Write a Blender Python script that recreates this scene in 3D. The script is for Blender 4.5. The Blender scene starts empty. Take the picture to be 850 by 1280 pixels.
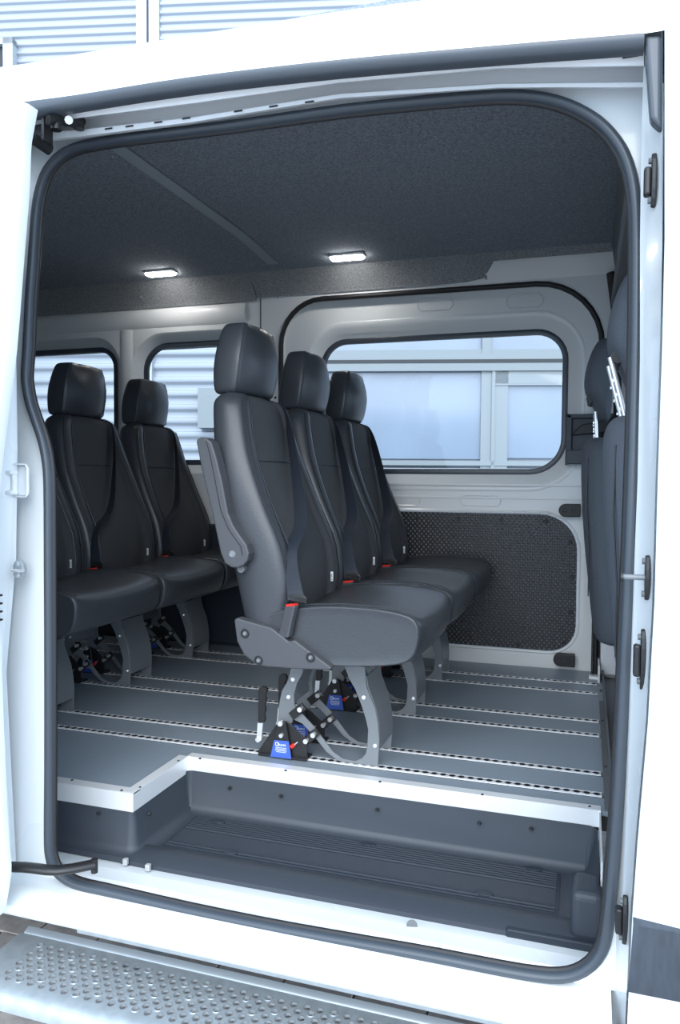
import bpy, bmesh, math, random
import numpy as np
from mathutils import Vector, Matrix
random.seed(3)
D = bpy.data; SC = bpy.context.scene; COL = SC.collection
# ---------------------------------------------------------------- camera, world, exposure
FPX, YAW, PITCH, ROLL, CH = 956.5, -.3127, .0411, .0073, .82
cy_, sy_ = math.cos(YAW), math.sin(YAW)
FW = Vector((sy_*math.cos(PITCH), cy_*math.cos(PITCH), -math.sin(PITCH)))
R0 = Vector((cy_, -sy_, 0)); U0 = R0.cross(FW)
RT = math.cos(ROLL)*R0 + math.sin(ROLL)*U0
UP = -math.sin(ROLL)*R0 + math.cos(ROLL)*U0
cam = D.cameras.new('camera'); co = D.objects.new('camera', cam); COL.objects.link(co)
cam.sensor_fit = 'VERTICAL'; cam.sensor_height = 24; cam.lens = 24*FPX/1280
cam.clip_start = .02
co.matrix_world = Matrix(((RT.x, UP.x, -FW.x, 0), (RT.y, UP.y, -FW.y, 0), (RT.z, UP.z, -FW.z, CH), (0, 0, 0, 1)))
SC.camera = co
W = D.worlds.new('world'); SC.world = W; W.use_nodes = True
bg = W.node_tree.nodes['Background']; bg.inputs[0].default_value = (.61, .79, 1, 1); bg.inputs[1].default_value = 1.25
SC.view_settings.view_transform = 'Standard'; SC.view_settings.look = 'None'
SC.view_settings.gamma = 1; SC.view_settings.exposure = 1.15
sun = D.lights.new('overcast_sun', 'SUN'); sun.energy = 1.6; sun.angle = math.radians(60); sun.color = (1, .97, .93)
so = D.objects.new('overcast_sun', sun); COL.objects.link(so); so.rotation_euler = (math.radians(56), 0, math.radians(12))

C0 = Vector((0, 0, CH))
def ray(u, v): return FW + (u-425)/FPX*RT - (v-640)/FPX*UP
def onp(u, v, n, d):
    """point of the photo's pixel on the real plane n.p = d"""
    n = Vector(n); r = ray(u, v); t = (d-n.dot(C0))/n.dot(r); return C0+t*r
def oy(u, v, y): return onp(u, v, (0, 1, 0), y)
def oz(u, v, z): return onp(u, v, (0, 0, 1), z)
def ox(u, v, x): return onp(u, v, (1, 0, 0), x)
# ---------------------------------------------------------------- materials
def mat(name, col, rough=.5, metal=0, bump=0, bscale=200, noise=0, nscale=60, coat=0, emit=None, spec=.5, stretch=None):
    m = D.materials.new(name); m.use_nodes = True; nt = m.node_tree; b = nt.nodes['Principled BSDF']
    b.inputs['Base Color'].default_value = (*col, 1); b.inputs['Roughness'].default_value = rough
    b.inputs['Metallic'].default_value = metal; b.inputs['Specular IOR Level'].default_value = spec
    b.inputs['Coat Weight'].default_value = coat; b.inputs['Coat Roughness'].default_value = .08
    tc = nt.nodes.new('ShaderNodeTexCoord'); vec = tc.outputs['Object']
    if stretch:
        mp = nt.nodes.new('ShaderNodeMapping'); mp.inputs['Scale'].default_value = stretch
        nt.links.new(vec, mp.inputs[0]); vec = mp.outputs[0]
    nz = nt.nodes.new('ShaderNodeTexNoise'); nz.inputs['Scale'].default_value = nscale; nz.inputs['Detail'].default_value = 3
    nt.links.new(vec, nz.inputs['Vector'])
    if noise:
        r = nt.nodes.new('ShaderNodeValToRGB')
        r.color_ramp.elements[0].position = .3; r.color_ramp.elements[1].position = .7
        r.color_ramp.elements[0].color = (*[c*(1-noise) for c in col], 1); r.color_ramp.elements[1].color = (*[min(1, c*(1+noise)) for c in col], 1)
        nt.links.new(nz.outputs['Fac'], r.inputs[0]); nt.links.new(r.outputs[0], b.inputs['Base Color'])
    else:
        mr = nt.nodes.new('ShaderNodeMapRange'); mr.inputs['To Min'].default_value = max(0, rough-.04); mr.inputs['To Max'].default_value = min(1, rough+.04)
        nt.links.new(nz.outputs['Fac'], mr.inputs[0]); nt.links.new(mr.outputs[0], b.inputs['Roughness'])
    if bump:
        n2 = nt.nodes.new('ShaderNodeTexNoise'); n2.inputs['Scale'].default_value = bscale; n2.inputs['Detail'].default_value = 2
        nt.links.new(vec, n2.inputs['Vector'])
        bp = nt.nodes.new('ShaderNodeBump'); bp.inputs['Strength'].default_value = bump; bp.inputs['Distance'].default_value = .002
        nt.links.new(n2.outputs['Fac'], bp.inputs['Height']); nt.links.new(bp.outputs[0], b.inputs['Normal'])
    if emit:
        b.inputs['Emission Color'].default_value = (*emit[0], 1); b.inputs['Emission Strength'].default_value = emit[1]
    return m
M = dict(
 paint=mat('white_body_paint', (.80, .84, .86), .28, coat=.6, nscale=2),
 inner=mat('grey_white_primer_paint', (.74, .76, .76), .35, coat=.2, nscale=2),
 channel=mat('track_paint', (.86, .88, .90), .35, coat=.3),
 seal=mat('rubber_seal', (.050, .062, .078), .34, bump=.15, bscale=400),
 strip=mat('trim_rubber', (.075, .088, .105), .32, bump=.1, bscale=300),
 black=mat('black_rubber_and_shade', (.012, .012, .014), .5),
 plastic=mat('moulded_grey_plastic', (.042, .051, .066), .48, bump=.25, bscale=900),
 mat_=mat('ribbed_mat_plastic', (.022, .030, .044), .5, bump=.2, bscale=700),
 leather=mat('grey_vinyl_leather', (.040, .045, .053), .36, bump=.22, bscale=220),
 fabric=mat('charcoal_seat_fabric', (.048, .052, .058), .8, bump=.6, bscale=900, noise=.25, nscale=700),
 cabfab=mat('blue_grey_cab_fabric', (.085, .100, .122), .85, bump=.5, bscale=800, noise=.2, nscale=500),
 belt=mat('navy_belt_webbing', (.020, .026, .038), .5, bump=.4, bscale=300, stretch=(8, 1, 1)),
 piping=mat('dark_stitching', (.016, .018, .021), .5),
 cover=mat('grey_plastic_cover', (.060, .064, .072), .42, bump=.2, bscale=900),
 steel=mat('grey_powder_coat', (.18, .195, .21), .36, bump=.1, bscale=600),
 bracket=mat('black_steel', (.014, .014, .015), .42),
 chrome=mat('bright_zinc', (.90, .92, .94), .22, metal=.6),
 alu=mat('brushed_aluminium', (.88, .90, .92), .38, metal=.35, bump=.1, bscale=60, stretch=(1, 30, 30)),
 rail=mat('aluminium_rail', (.95, .97, 1.0), .28, metal=.25),
 galv=mat('galvanised_steel', (.40, .445, .475), .42, metal=.4, noise=.10, nscale=35, bump=.1, bscale=150),
 galvin=mat('galvanised_hole_rim', (.36, .40, .43), .4, metal=.5),
 vinyl=mat('speckled_grey_vinyl', (.24, .29, .34), .42, noise=.35, nscale=420, bump=.3, bscale=500),
 headliner=mat('grey_carpet_headliner', (.24, .265, .30), .95, noise=.35, nscale=160, bump=.7, bscale=300, spec=.1),
 lining=mat('felt_side_lining', (.27, .28, .29), .95, noise=.45, nscale=220, bump=.8, bscale=300, spec=.1),
 band=mat('grey_cover_strip', (.28, .33, .36), .6),
 led=mat('lit_led_lens', (1, 1, 1), .4, emit=((1, .98, .94), 20)),
 blue=mat('blue_label', (.05, .12, .50), .45),
 white=mat('white_print', (.85, .88, .9), .5),
 red=mat('red_plastic', (.75, .03, .02), .35),
 slab=mat('concrete_paver', (.38, .355, .34), .85, noise=.25, nscale=18, bump=.4, bscale=120),
 joint=mat('paver_joint', (.05, .047, .045), .95, noise=.2),
 clad=mat('corrugated_cladding', (.30, .335, .39), .4, metal=.1),
 frame=mat('white_window_frame', (.40, .43, .46), .4),
 framegrey=mat('pale_grey_frame', (.22, .25, .27), .45),
 pane=mat('pale_opaque_glazing', (.21, .26, .34), .15, noise=.08, nscale=1.2),
 dark=mat('dark_opening', (.03, .035, .04), .6),
 mould=mat('wet_grey_side_moulding', (.040, .050, .066), .35, noise=.18, nscale=14, stretch=(6, 6, 1)),
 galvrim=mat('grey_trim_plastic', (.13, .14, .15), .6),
)
def glass(name, tint):
    m = D.materials.new(name); m.use_nodes = True; nt = m.node_tree; nt.nodes.remove(nt.nodes['Principled BSDF'])
    o = nt.nodes['Material Output']; t = nt.nodes.new('ShaderNodeBsdfTransparent'); t.inputs[0].default_value = (*tint, 1)
    g = nt.nodes.new('ShaderNodeBsdfGlossy'); g.inputs['Roughness'].default_value = .03; g.inputs[0].default_value = (.9, .95, 1, 1)
    f = nt.nodes.new('ShaderNodeFresnel'); f.inputs[0].default_value = 1.45
    x = nt.nodes.new('ShaderNodeMixShader'); nt.links.new(f.outputs[0], x.inputs[0]); nt.links.new(t.outputs[0], x.inputs[1]); nt.links.new(g.outputs[0], x.inputs[2])
    nt.links.new(x.outputs[0], o.inputs[0]); return m
M['glass'] = glass('clear_window_glass', (.90, .94, .95))
def meshpanel():
    m = D.materials.new('hex_embossed_panel'); m.use_nodes = True; nt = m.node_tree; b = nt.nodes['Principled BSDF']
    b.inputs['Roughness'].default_value = .35; b.inputs['Base Color'].default_value = (.035, .038, .043, 1)
    tc = nt.nodes.new('ShaderNodeTexCoord'); L = nt.links
    def math_(op, a, c=None):
        n = nt.nodes.new('ShaderNodeMath'); n.operation = op
        for i, q in enumerate((a, c)):
            if q is None: continue
            if isinstance(q, (int, float)): n.inputs[i].default_value = q
            else: L.new(q, n.inputs[i])
        return n.outputs[0]
    s = nt.nodes.new('ShaderNodeSeparateXYZ'); L.new(tc.outputs['Object'], s.inputs[0])
    X = math_('MULTIPLY', s.outputs[0], 2*math.pi/.021); Z = math_('MULTIPLY', s.outputs[2], 2*math.pi/.024)
    c = math_('MULTIPLY', math_('COSINE', X), math_('COSINE', Z))
    c2 = math_('MAXIMUM', c, 0)
    bp = nt.nodes.new('ShaderNodeBump'); bp.inputs['Strength'].default_value = 1; bp.inputs['Distance'].default_value = .004
    L.new(c2, bp.inputs['Height']); L.new(bp.outputs[0], b.inputs['Normal'])
    r = nt.nodes.new('ShaderNodeValToRGB'); r.color_ramp.elements[0].position = .15; r.color_ramp.elements[1].position = .60
    r.color_ramp.elements[0].color = (.012, .013, .015, 1); r.color_ramp.elements[1].color = (.17, .18, .195, 1)
    L.new(c2, r.inputs[0]); L.new(r.outputs[0], b.inputs['Base Color']); return m
M['hex'] = meshpanel()
# ---------------------------------------------------------------- mesh builder
def V(*a): return Vector(a)
class MB:
    def __init__(s): s.v = []; s.f = []; s.m = []
    def add(s, vs, fs, mi=0):
        n = len(s.v); s.v += [Vector(p) for p in vs]; s.f += [[n+i for i in f] for f in fs]; s.m += [mi]*len(fs); return s
    def box(s, a, b, mi=0):
        x0, y0, z0 = a; x1, y1, z1 = b
        return s.add([(x0,y0,z0),(x1,y0,z0),(x1,y1,z0),(x0,y1,z0),(x0,y0,z1),(x1,y0,z1),(x1,y1,z1),(x0,y1,z1)],
                     [(0,3,2,1),(4,5,6,7),(0,1,5,4),(1,2,6,5),(2,3,7,6),(3,0,4,7)], mi)
    def prism(s, pts, vec, mi=0):
        n = len(pts); vec = Vector(vec); pts = [Vector(p) for p in pts]
        return s.add(pts+[p+vec for p in pts], [list(range(n))[::-1], list(range(n, 2*n))]+[(i,(i+1)%n,n+(i+1)%n,n+i) for i in range(n)], mi)
    def loft(s, rings, closed=True, caps=True, mi=0, mif=None):
        n = len(rings[0]); vs = [p for r in rings for p in r]; fs = []; ms = []
        for k in range(len(rings)-1):
            for i in range(n if closed else n-1):
                j = (i+1) % n; fs.append((k*n+i, k*n+j, (k+1)*n+j, (k+1)*n+i)); ms.append(mif(k, i) if mif else mi)
        if caps and closed:
            for k in (0, len(rings)-1): fs.append([k*n+i for i in range(n)]); ms.append(mi)
        b = len(s.v); s.v += [Vector(p) for p in vs]; s.f += [[b+i for i in f] for f in fs]; s.m += ms; return s
    def cyl(s, p0, p1, r, n=12, r1=None, mi=0):
        p0, p1 = Vector(p0), Vector(p1); d = (p1-p0).normalized(); a = d.orthogonal().normalized(); b = d.cross(a); r1 = r if r1 is None else r1
        ring = lambda p, q: [p+q*(math.cos(t)*a+math.sin(t)*b) for t in [2*math.pi*i/n for i in range(n)]]
        return s.loft([ring(p0, r), ring(p1, r1)], mi=mi)
    def tube(s, path, r, n=8, closed=False, rx=None, mi=0, up=None):
        path = [Vector(p) for p in path]; N = len(path); rings = []; prev = None
        for i, p in enumerate(path):
            a = path[(i-1) % N] if (closed or i > 0) else p; b = path[(i+1) % N] if (closed or i < N-1) else p
            d = (b-a).normalized()
            if up is not None: x = Vector(up)
            elif prev is None: x = d.orthogonal()
            else: x = prev
            x = (x-d*x.dot(d)).normalized(); y = d.cross(x); prev = x
            ra, rb = (r, rx if rx else r)
            rings.append([p+ra*math.cos(t)*x+rb*math.sin(t)*y for t in [2*math.pi*k/n for k in range(n)]])
        if closed: rings.append(rings[0])
        return s.loft(rings, caps=not closed, mi=mi)
    def plate(s, outer, holes, y=None, mi=0):
        """flat plate with holes, from 3d loops"""
        bm = bmesh.new(); es = []
        for lp in [outer]+holes:
            vv = [bm.verts.new(p) for p in lp]; es += [bm.edges.new((vv[i], vv[(i+1) % len(vv)])) for i in range(len(vv))]
        bmesh.ops.triangle_fill(bm, use_beauty=True, edges=es); bm.verts.index_update()
        s.add([v.co.copy() for v in bm.verts], [[v.index for v in f.verts] for f in bm.faces], mi); bm.free(); return s
    def build(s, name, m, parent=None, smooth=False, bevel=0, sub=0, segs=2, angle=40, merge=True):
        loc = parent_loc(parent) if parent else Vector((0, 0, 0))
        me = D.meshes.new(name); me.from_pydata([tuple(p-loc) for p in s.v], [], s.f)
        ms = m if isinstance(m, (list, tuple)) else [m]
        for q in ms: me.materials.append(q)
        me.polygons.foreach_set('material_index', s.m)
        bm = bmesh.new(); bm.from_mesh(me)
        if merge: bmesh.ops.remove_doubles(bm, verts=bm.verts, dist=1e-5)
        bmesh.ops.recalc_face_normals(bm, faces=bm.faces)
        if smooth:
            for f in bm.faces: f.smooth = True
            for e in bm.edges:
                if not sub and len(e.link_faces) == 2 and e.calc_face_angle(0) > math.radians(angle): e.smooth = False
        bm.to_mesh(me); bm.free()
        o = D.objects.new(name, me); COL.objects.link(o)
        if parent: o.parent = parent
        if bevel:
            b = o.modifiers.new('bevel', 'BEVEL'); b.width = bevel; b.segments = segs; b.limit_method = 'ANGLE'; b.angle_limit = math.radians(35)
        if sub:
            b = o.modifiers.new('sub', 'SUBSURF'); b.levels = b.render_levels = sub
        return o
def parent_loc(p):
    l = Vector((0, 0, 0))
    while p: l += p.location; p = p.parent
    return l
def root(name, loc=(0, 0, 0), label=None, cat=None, group=None, kind=None):
    o = D.objects.new(name, None); COL.objects.link(o); o.location = loc; o.empty_display_size = .05
    return tag(o, label, cat, group, kind)
def tag(o, label=None, cat=None, group=None, kind=None):
    for k, v in (('label', label), ('category', cat), ('group', group), ('kind', kind)):
        if v: o[k] = v
    return o
def rrect(x0, x1, z0, z1, r, y, n=8, off=0):
    """rounded rectangle loop in a plane of constant y; r = radius or (bl, br, tr, tl)"""
    rs = r if isinstance(r, tuple) else (r,)*4; pts = []
    x0 -= off; x1 += off; z0 -= off; z1 += off
    for (cx, cz, sx, sz, a0), q in zip(((x0, z0, 1, 1, 180), (x1, z0, -1, 1, 270), (x1, z1, -1, -1, 0), (x0, z1, 1, -1, 90)), rs):
        q = max(q+off, .001)
        for k in range(n+1):
            a = math.radians(a0+90*k/n); pts.append(Vector((cx+sx*q+q*math.cos(a), y, cz+sz*q+q*math.sin(a))))
    return pts
def catmull(pts, k=4, closed=False):
    P = [Vector(p) for p in pts]; n = len(P); out = []
    for i in range(n if closed else n-1):
        g = lambda j: P[j % n] if closed else P[max(0, min(n-1, j))]
        a, b, c, d = g(i-1), g(i), g(i+1), g(i+2)
        for t in [q/k for q in range(k)]:
            out.append(.5*((2*b)+(c-a)*t+(2*a-5*b+4*c-d)*t*t+(3*b-a-3*c+d)*t**3))
    if not closed: out.append(P[-1])
    return out
def offset_loop(loop, d, dy=0):
    n = len(loop); out = []
    area = sum(loop[i].x*loop[(i+1) % n].z-loop[(i+1) % n].x*loop[i].z for i in range(n)); s = 1 if area > 0 else -1
    for i, p in enumerate(loop):
        t = loop[(i+1) % n]-loop[i-1]; t.y = 0; t.normalize(); out.append(p+Vector((t.z*s*d, dy, -t.x*s*d)))
    return out
def screw(mb, p, n, r=.006, h=.003, mi=0):
    p = Vector(p); n = Vector(n).normalized(); mb.cyl(p-n*.001, p+n*h, r, 10, r*.7, mi=mi)
def lettering(txt, size, origin, xd, yd, m, parent, name='lettering', depth=.0003, align='LEFT'):
    c = D.curves.new('t', 'FONT'); c.body = txt; c.size = size; c.extrude = depth; c.align_x = align; c.resolution_u = 2
    t = D.objects.new('t', c); COL.objects.link(t); bpy.context.view_layer.update()
    me = D.meshes.new_from_object(t.evaluated_get(bpy.context.evaluated_depsgraph_get()))
    xd, yd = Vector(xd).normalized(), Vector(yd).normalized(); zd = xd.cross(yd); b = MB()
    b.add([Vector(origin)+v.co.x*xd+v.co.y*yd+v.co.z*zd for v in me.vertices], [list(p.vertices) for p in me.polygons])
    D.objects.remove(t); D.meshes.remove(me)
    return b.build(name, m, parent)
# ================================================================ SETTING: floor
RAILS = [2.091, 2.244, 2.586, 2.740, 3.102, 3.248]; RW = .017; XL, XR = -3.2, .076
floor = tag(MB().box((XL, 1.99, -.05), (XR, 3.47, -.012)).box((XL, 1.71, -.05), (-1.115, 1.99, -.012)).build('floor', M['black']), kind='structure')
ys = [1.975]+[q for r in RAILS for q in (r-RW, r+RW)]+[3.468]
for i in range(0, len(ys), 2):
    b = MB().box((XL, ys[i]+.001, -.0119), (XR, ys[i+1]-.001, 0))
    if i == 0: b = MB().prism([(XL, 1.7015, -.0119), (-1.1125, 1.7015, -.0119), (-1.1125, 1.99, -.0119), (XR, 1.99, -.0119), (XR, ys[1]-.001, -.0119), (XL, ys[1]-.001, -.0119)], (0, 0, .0119))
    b.build('floor_panel', M['vinyl'], floor, merge=False)
def seat_rail(y):
    b = MB(); P = .0254; x = XL; top = .003; K = 8
    n = int((XR-.012-XL)/P)*K
    for s in (-1, 1):
        rings = []
        for i in range(n+1):
            xx = XL+i*P/K; d = abs((i % K)/K-.5)*P
            w = .0020 if d > .0088 else max(.0020, math.sqrt(.0088**2-d*d))
            rings.append([V(xx, y+s*w, -.008), V(xx, y+s*w, top), V(xx, y+s*.0135, top), V(xx, y+s*RW, 0.0008)])
        b.loft(rings, closed=False, mif=lambda k_, i_: 1 if i_ == 0 else 0)  # slot walls and bed coloured black for the shade inside the rail
    o = b.build('rail', [M['rail'], M['black']], floor, merge=False); MB().box((XL, y-.0125, -.0095), (XR-.012, y+.0125, -.008)).build('rail_bed', M['black'], o); return o
for y in RAILS: seat_rail(y)
# thin bright studs between the holes are the rail itself; floor edge trim
yf = 1.985
et = MB(); w = .03
et.prism([(XL, 1.697, -.046), (-1.108, 1.697, -.046), (-1.108, 1.697, .003), (XL, 1.697, .003)], (0, .004, 0))
et.box((XL, 1.701, 0), (-1.108, 1.701+w, .003))
et.build('edge_trim', M['alu'], floor)
MB().box((-1.112, 1.7012, -.046), (-1.108, yf, .0032)).box((-1.108-w, 1.701+.0, .0005), (-1.112, yf+.0, .0034)).build('edge_trim', M['alu'], floor)
MB().box((-1.112, yf, -.040), (.047, yf+.004, .003)).box((-1.112, yf+.004, 0), (.047, yf+w, .003)).build('edge_trim', M['alu'], floor)
MB().box((.043, 1.72, -.16), (.047, yf+.004, .0)).build('edge_trim', M['alu'], floor)
for u, v in ((90, 975), (152, 988), (175, 984), (223, 951), (250, 948), (357, 963), (475, 977), (603, 993), (737, 1008)):
    p = oz(u, v, .0035); b = MB(); screw(b, p, (0, 0, 1), .0042, .0015); b.build('screw', M['black'], floor)
tag(MB().box((XR-.004, 1.99, -.05), (XR+.003, 3.47, .025)).box((XR-.02, 1.99, 0), (XR-.004, 3.0, .003)).build('trim_1', M['galvrim']), kind='structure')
for y in (2.3, 2.75, 3.15):
    b = MB(); screw(b, (XR-.012, y, .003), (0, 0, 1), .005, .002); b.build('screw', M['black'], D.objects['trim_1'])
# cab floor beyond
tag(MB().box((XR+.003, 1.6, -.06), (1.9, 3.47, -.012)).build('floor_cab', M['galvrim']), kind='structure')
# ================================================================ far wall (left side of the van)
YW, YD = 3.44, 3.475
wf = root('wall_far', kind='structure')
def wins(y, off=0):
    return [rrect(-2.191, -1.64, .905, 1.507, (.09, .09, .09, .13), y, off=off), rrect(-3.0, -2.369, .905, 1.503, .10, y, off=off)]
door_out = lambda y, off=0: rrect(-1.409, .040, -.07, 1.668, (.03, .03, .27, .20), y, off=off)
b = MB(); outer = [V(XL, YW, -.12), V(.36, YW, -.12), V(.36, YW, 1.72), V(XL, YW, 1.72)]
b.plate(outer, wins(YW, .055)+[door_out(YW, .018)])
b.build('side_panel', M['inner'], wf)
b = MB()
for a0 in (0, 1):
    n = [wins(YW, .055)[a0], wins(YW+.006, .045)[a0], wins(YW+.035, .022)[a0], wins(YW+.045, .012)[a0], wins(YW+.060, 0)[a0]]
    b.loft(n, caps=False)
b.build('window_reveal', M['inner'], wf, smooth=True, angle=60)
b = MB(); b.loft([door_out(YW, .018), door_out(YW+.004, .006), door_out(YD+.01, -.002)], caps=False); b.build('door_reveal', M['inner'], wf, smooth=True)
# upper swage in the rear side panel
b = MB(); ring = []
for x in [XL+.1*i for i in range(17)]:
    ring.append([V(x, YW+.001, 1.69), V(x, YW-.010, 1.675), V(x, YW-.016, 1.65), V(x, YW-.014, 1.62), V(x, YW-.006, 1.595), V(x, YW+.001, 1.585)])
b.loft(ring, closed=False); b.build('swage', M['inner'], wf, smooth=True, angle=80)
MB().box((-1.5245, YW-.003, 0), (-1.5215, YW+.002, 1.70)).build('panel_seam', M['black'], wf)
MB().loft([[V(-2.315, YW+.001, z), V(-2.305, YW-.006, z), V(-2.285, YW-.012, z), V(-2.265, YW-.012, z), V(-2.245, YW-.006, z), V(-2.235, YW+.001, z)] for z in (.02, 1.585)], closed=False).build('pillar_rib', M['inner'], wf, smooth=True, angle=80)
for u, v, r in ((219, 387, .008), (338, 423, .009), (344, 497, .006), (706, 334, .012)):
    p = oy(u, v, YW-.002); b = MB().cyl(p, p+V(0, .004, 0), r, 14); b.build('body_hole', M['black'], wf)
# grey side box behind the rear seats, window sill moulding, lower panel
MB().box((XL, YW-.05, .0), (-1.55, YW+.001, .60)).build('side_box', M['mat_'], wf, bevel=.02)
MB().cyl(V(-1.905, YW-.03, .80), V(-1.905, YW+.001, .80), .016, 16).build('belt_anchor', M['black'], wf)
MB().box((-2.06, YW-.004, .72), (-1.96, YW+.001, .84)).build('sticker', M['white'], wf)
# right hand white strip, rubber line and grey cab side
MB().box((.028, YW-.012, .0), (.034, YW-.002, .80)).build('rubber_strip', M['black'], wf)
MB().box((.058, YW-.025, .0), (.064, YW-.001, 1.2)).build('panel_gap', M['black'], wf)
MB().box((.064, YW-.03, 0), (.32, YW-.002, 1.0)).build('cab_side_panel', M['channel'], wf, bevel=.01)
p = oz(741, 850, 0); MB().box((.02, 3.33, 0), (.062, 3.36, .012)).box((.055, 3.28, 0), (.062, 3.44, .07)).build('angle_bracket', M['channel'], wf)
# the far sliding door shape
d3 = root('door_3', kind='structure')
wl = lambda y, off=0: rrect(-1.227, -.100, .862, 1.485, (.12, .15, .13, .12), y, off=off)
ml = lambda y, off=0: rrect(-1.32, -.034, .072, .682, (.08, .12, .16, .05), y, off=off)
b = MB(); b.plate(door_out(YD, .008), [wl(YD, .085), ml(YD, .012)]); b.build('door_panel', M['inner'], d3)
b = MB(); b.loft([wl(YD, .085), wl(YD-.004, .078), wl(YD+.002, .066), wl(YD+.004, .052), wl(YD+.028, .03), wl(YD+.032, .010), wl(YD+.045, 0)], caps=False)
b.build('window_reveal', M['inner'], d3, smooth=True, angle=70)
b = MB(); b.loft([ml(YD, .012), ml(YD-.005, .006), ml(YD-.004, 0), ml(YD+.010, -.003)], caps=False); b.build('panel_lip', M['inner'], d3, smooth=True)
b = MB(); b.box((-1.3, YD-.004, .742), (.0, YD+.001, .752)); b.box((-1.3, YD-.006, .800), (-.02, YD+.001, .812)); b.build('swage', M['inner'], d3, bevel=.004, segs=3)
for u0, u1, v0, v1 in ((522, 566, 370, 389), (633, 679, 366, 386)):
    a, c = oy(u0, v1, YD), oy(u1, v0, YD)
    ro = rrect(a.x, c.x, a.z, c.z, (c.z-a.z)/2.05, YD-.0005)
    b = MB(); b.loft([offset_loop(ro, .004, 0), offset_loop(ro, .001, -.003), offset_loop(ro, -.003, 0)], caps=False); b.build('pressed_oval', M['inner'], d3, smooth=True)
for u0, u1, v0, v1 in ((480, 525, 621, 631), (576, 626, 620, 632)):
    a, c = oy(u0, v1, YD), oy(u1, v0, YD); ro = rrect(a.x, c.x, a.z, c.z, (c.z-a.z)/2.05, YD-.0005)
    b = MB(); b.loft([offset_loop(ro, .003, 0), offset_loop(ro, .001, -.0025), offset_loop(ro, -.002, 0)], caps=False); b.build('pressed_oval', M['inner'], d3, smooth=True)
b = MB().tube(catmull(door_out(YW-.004, .006), 1, True), .012, 10, True); b.build('door_seal', M['black'], d3, smooth=True)
for u, v in ((712, 638), (705, 825)):
    p = oy(u, v, YW-.02); b = MB(); b.prism(rrect(p.x-.045, p.x+.045, p.z-.028, p.z+.028, (.028, .004, .004, .028), YW-.03, 5), (0, .03, 0))
    h = b.build('hinge_cover', M['black'], d3, bevel=.004)
    b = MB(); screw(b, p+V(-.018, -.011, 0), (0, -1, 0), .009, .003); screw(b, p+V(.018, -.011, 0), (0, -1, 0), .008, .003); b.build('screw', M['mat_'], h)
def window(name, lf, y):
    w_ = root(name, kind='structure')
    b = MB(); L0 = [lf(y, .010), lf(y-.012, .012), lf(y-.016, 0), lf(y-.012, -.014), lf(y, -.016)]
    b.loft(L0, caps=False); b.build('gasket', M['seal'], w_, smooth=True)
    b = MB().plate(lf(y+.001, .004), []); g = b.build('glass_pane', M['glass'], w_); return w_
window('window_1', wl, YD+.045)
window('window_2', lambda y, off=0: wins(y, off)[0], YW+.058)
window('window_3', lambda y, off=0: wins(y, off)[1], YW+.058)
# perforated/embossed kick panel on the far door
kp = root('kick_panel', (-.6, YD, .072), 'black honeycomb-embossed kick panel on the far door under the window', 'panel')
MB().prism(ml(YD-.002, -.004), (0, .008, 0)).build('panel_sheet', M['hex'], kp)
for u, v in ((520, 647), (572, 648.5), (626, 650), (682, 652), (713, 678), (715, 722), (714, 765), (706, 804), (648, 807), (588, 797)):
    p = oy(u, v, YD-.003); b = MB(); screw(b, p, (0, -1, 0), .009, .004); b.build('screw', M['black'], kp)
# dark storage pocket / belt housing at right of the window
bp = root('belt_housing', oy(735, 580, 3.42), 'dark plastic belt housing on the far wall right of the big window', 'holder')
a, c = oy(707, 580, 3.40), oy(745, 517, 3.40)
b = MB(); b.box((a.x, 3.40, a.z), (a.x+.022, 3.44, c.z)); b.box((a.x, 3.40, c.z-.018), (c.x+.1, 3.44, c.z)); b.box((a.x+.022, 3.43, a.z), (c.x+.1, 3.44, c.z)); b.box((a.x, 3.395, a.z), (c.x+.1, 3.44, a.z+.06))
b.build('housing_shell', M['plastic'], bp, bevel=.004)
MB().prism([V(a.x+.02, 3.405, c.z-.09), V(c.x+.08, 3.405, c.z-.075), V(c.x+.08, 3.405, c.z-.02), V(a.x+.06, 3.405, c.z-.045)], (0, .02, 0)).build('cover_flap', M['black'], bp, bevel=.004)
# ================================================================ ceiling and lining
prof = [(1.50, 1.70), (1.60, 1.80), (1.75, 1.828), (2.9, 1.83), (3.10, 1.817), (3.25, 1.803), (3.33, 1.794)]
b = MB(); b.loft([[V(x, y, z) for y, z in prof] for x in (XL, XR+.01)], closed=False); b.loft([[V(x, y, z+.03) for y, z in prof] for x in (XL, XR+.01)], closed=False)
cl = tag(b.build('ceiling', M['headliner'], smooth=True, angle=80), kind='structure')
ll = [(3.33, 1.794), (3.345, 1.785), (3.425, 1.70), (3.43, 1.685)]
b = MB(); xs = [XL, -1.545, -1.535, -.93, -.915]
b.loft([[V(x, y, z) for y, z in ll] for x in (XL, -1.54)], closed=False)
b.loft([[V(x, y, z+(.014 if k > 1 else 0)) for k, (y, z) in enumerate(ll)] for x in (-1.54, -.6)], closed=False)
b.loft([[V(x, y, z+dz*(1 if k > 1 else 0)) for k, (y, z) in enumerate(ll)] for x, dz in ((-.6, .014), (-.52, .017), (-.44, .03), (-.39, .07))], closed=False)
b.loft([[V(x, y, z) for y, z in ((3.33, 1.794), (3.345, 1.785), (3.36, 1.765))] for x in (-.39, XR)], closed=False)
b.build('side_lining', M['lining'], cl, smooth=True, angle=50)
MB().loft([[V(x, 3.39, 1.79), V(x, 3.42, 1.74), V(x, 3.442, 1.69)] for x in (-.62, .36)], closed=False).build('metal_rail', M['inner'], cl, smooth=True)
b = MB(); b.loft([[V(x, y, z-.004) for y, z in [(1.62, 1.803)]+prof[2:-1]] for x in (-1.405, -1.352)], closed=False); b.build('cover_strip', M['band'], cl, smooth=True)
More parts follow.
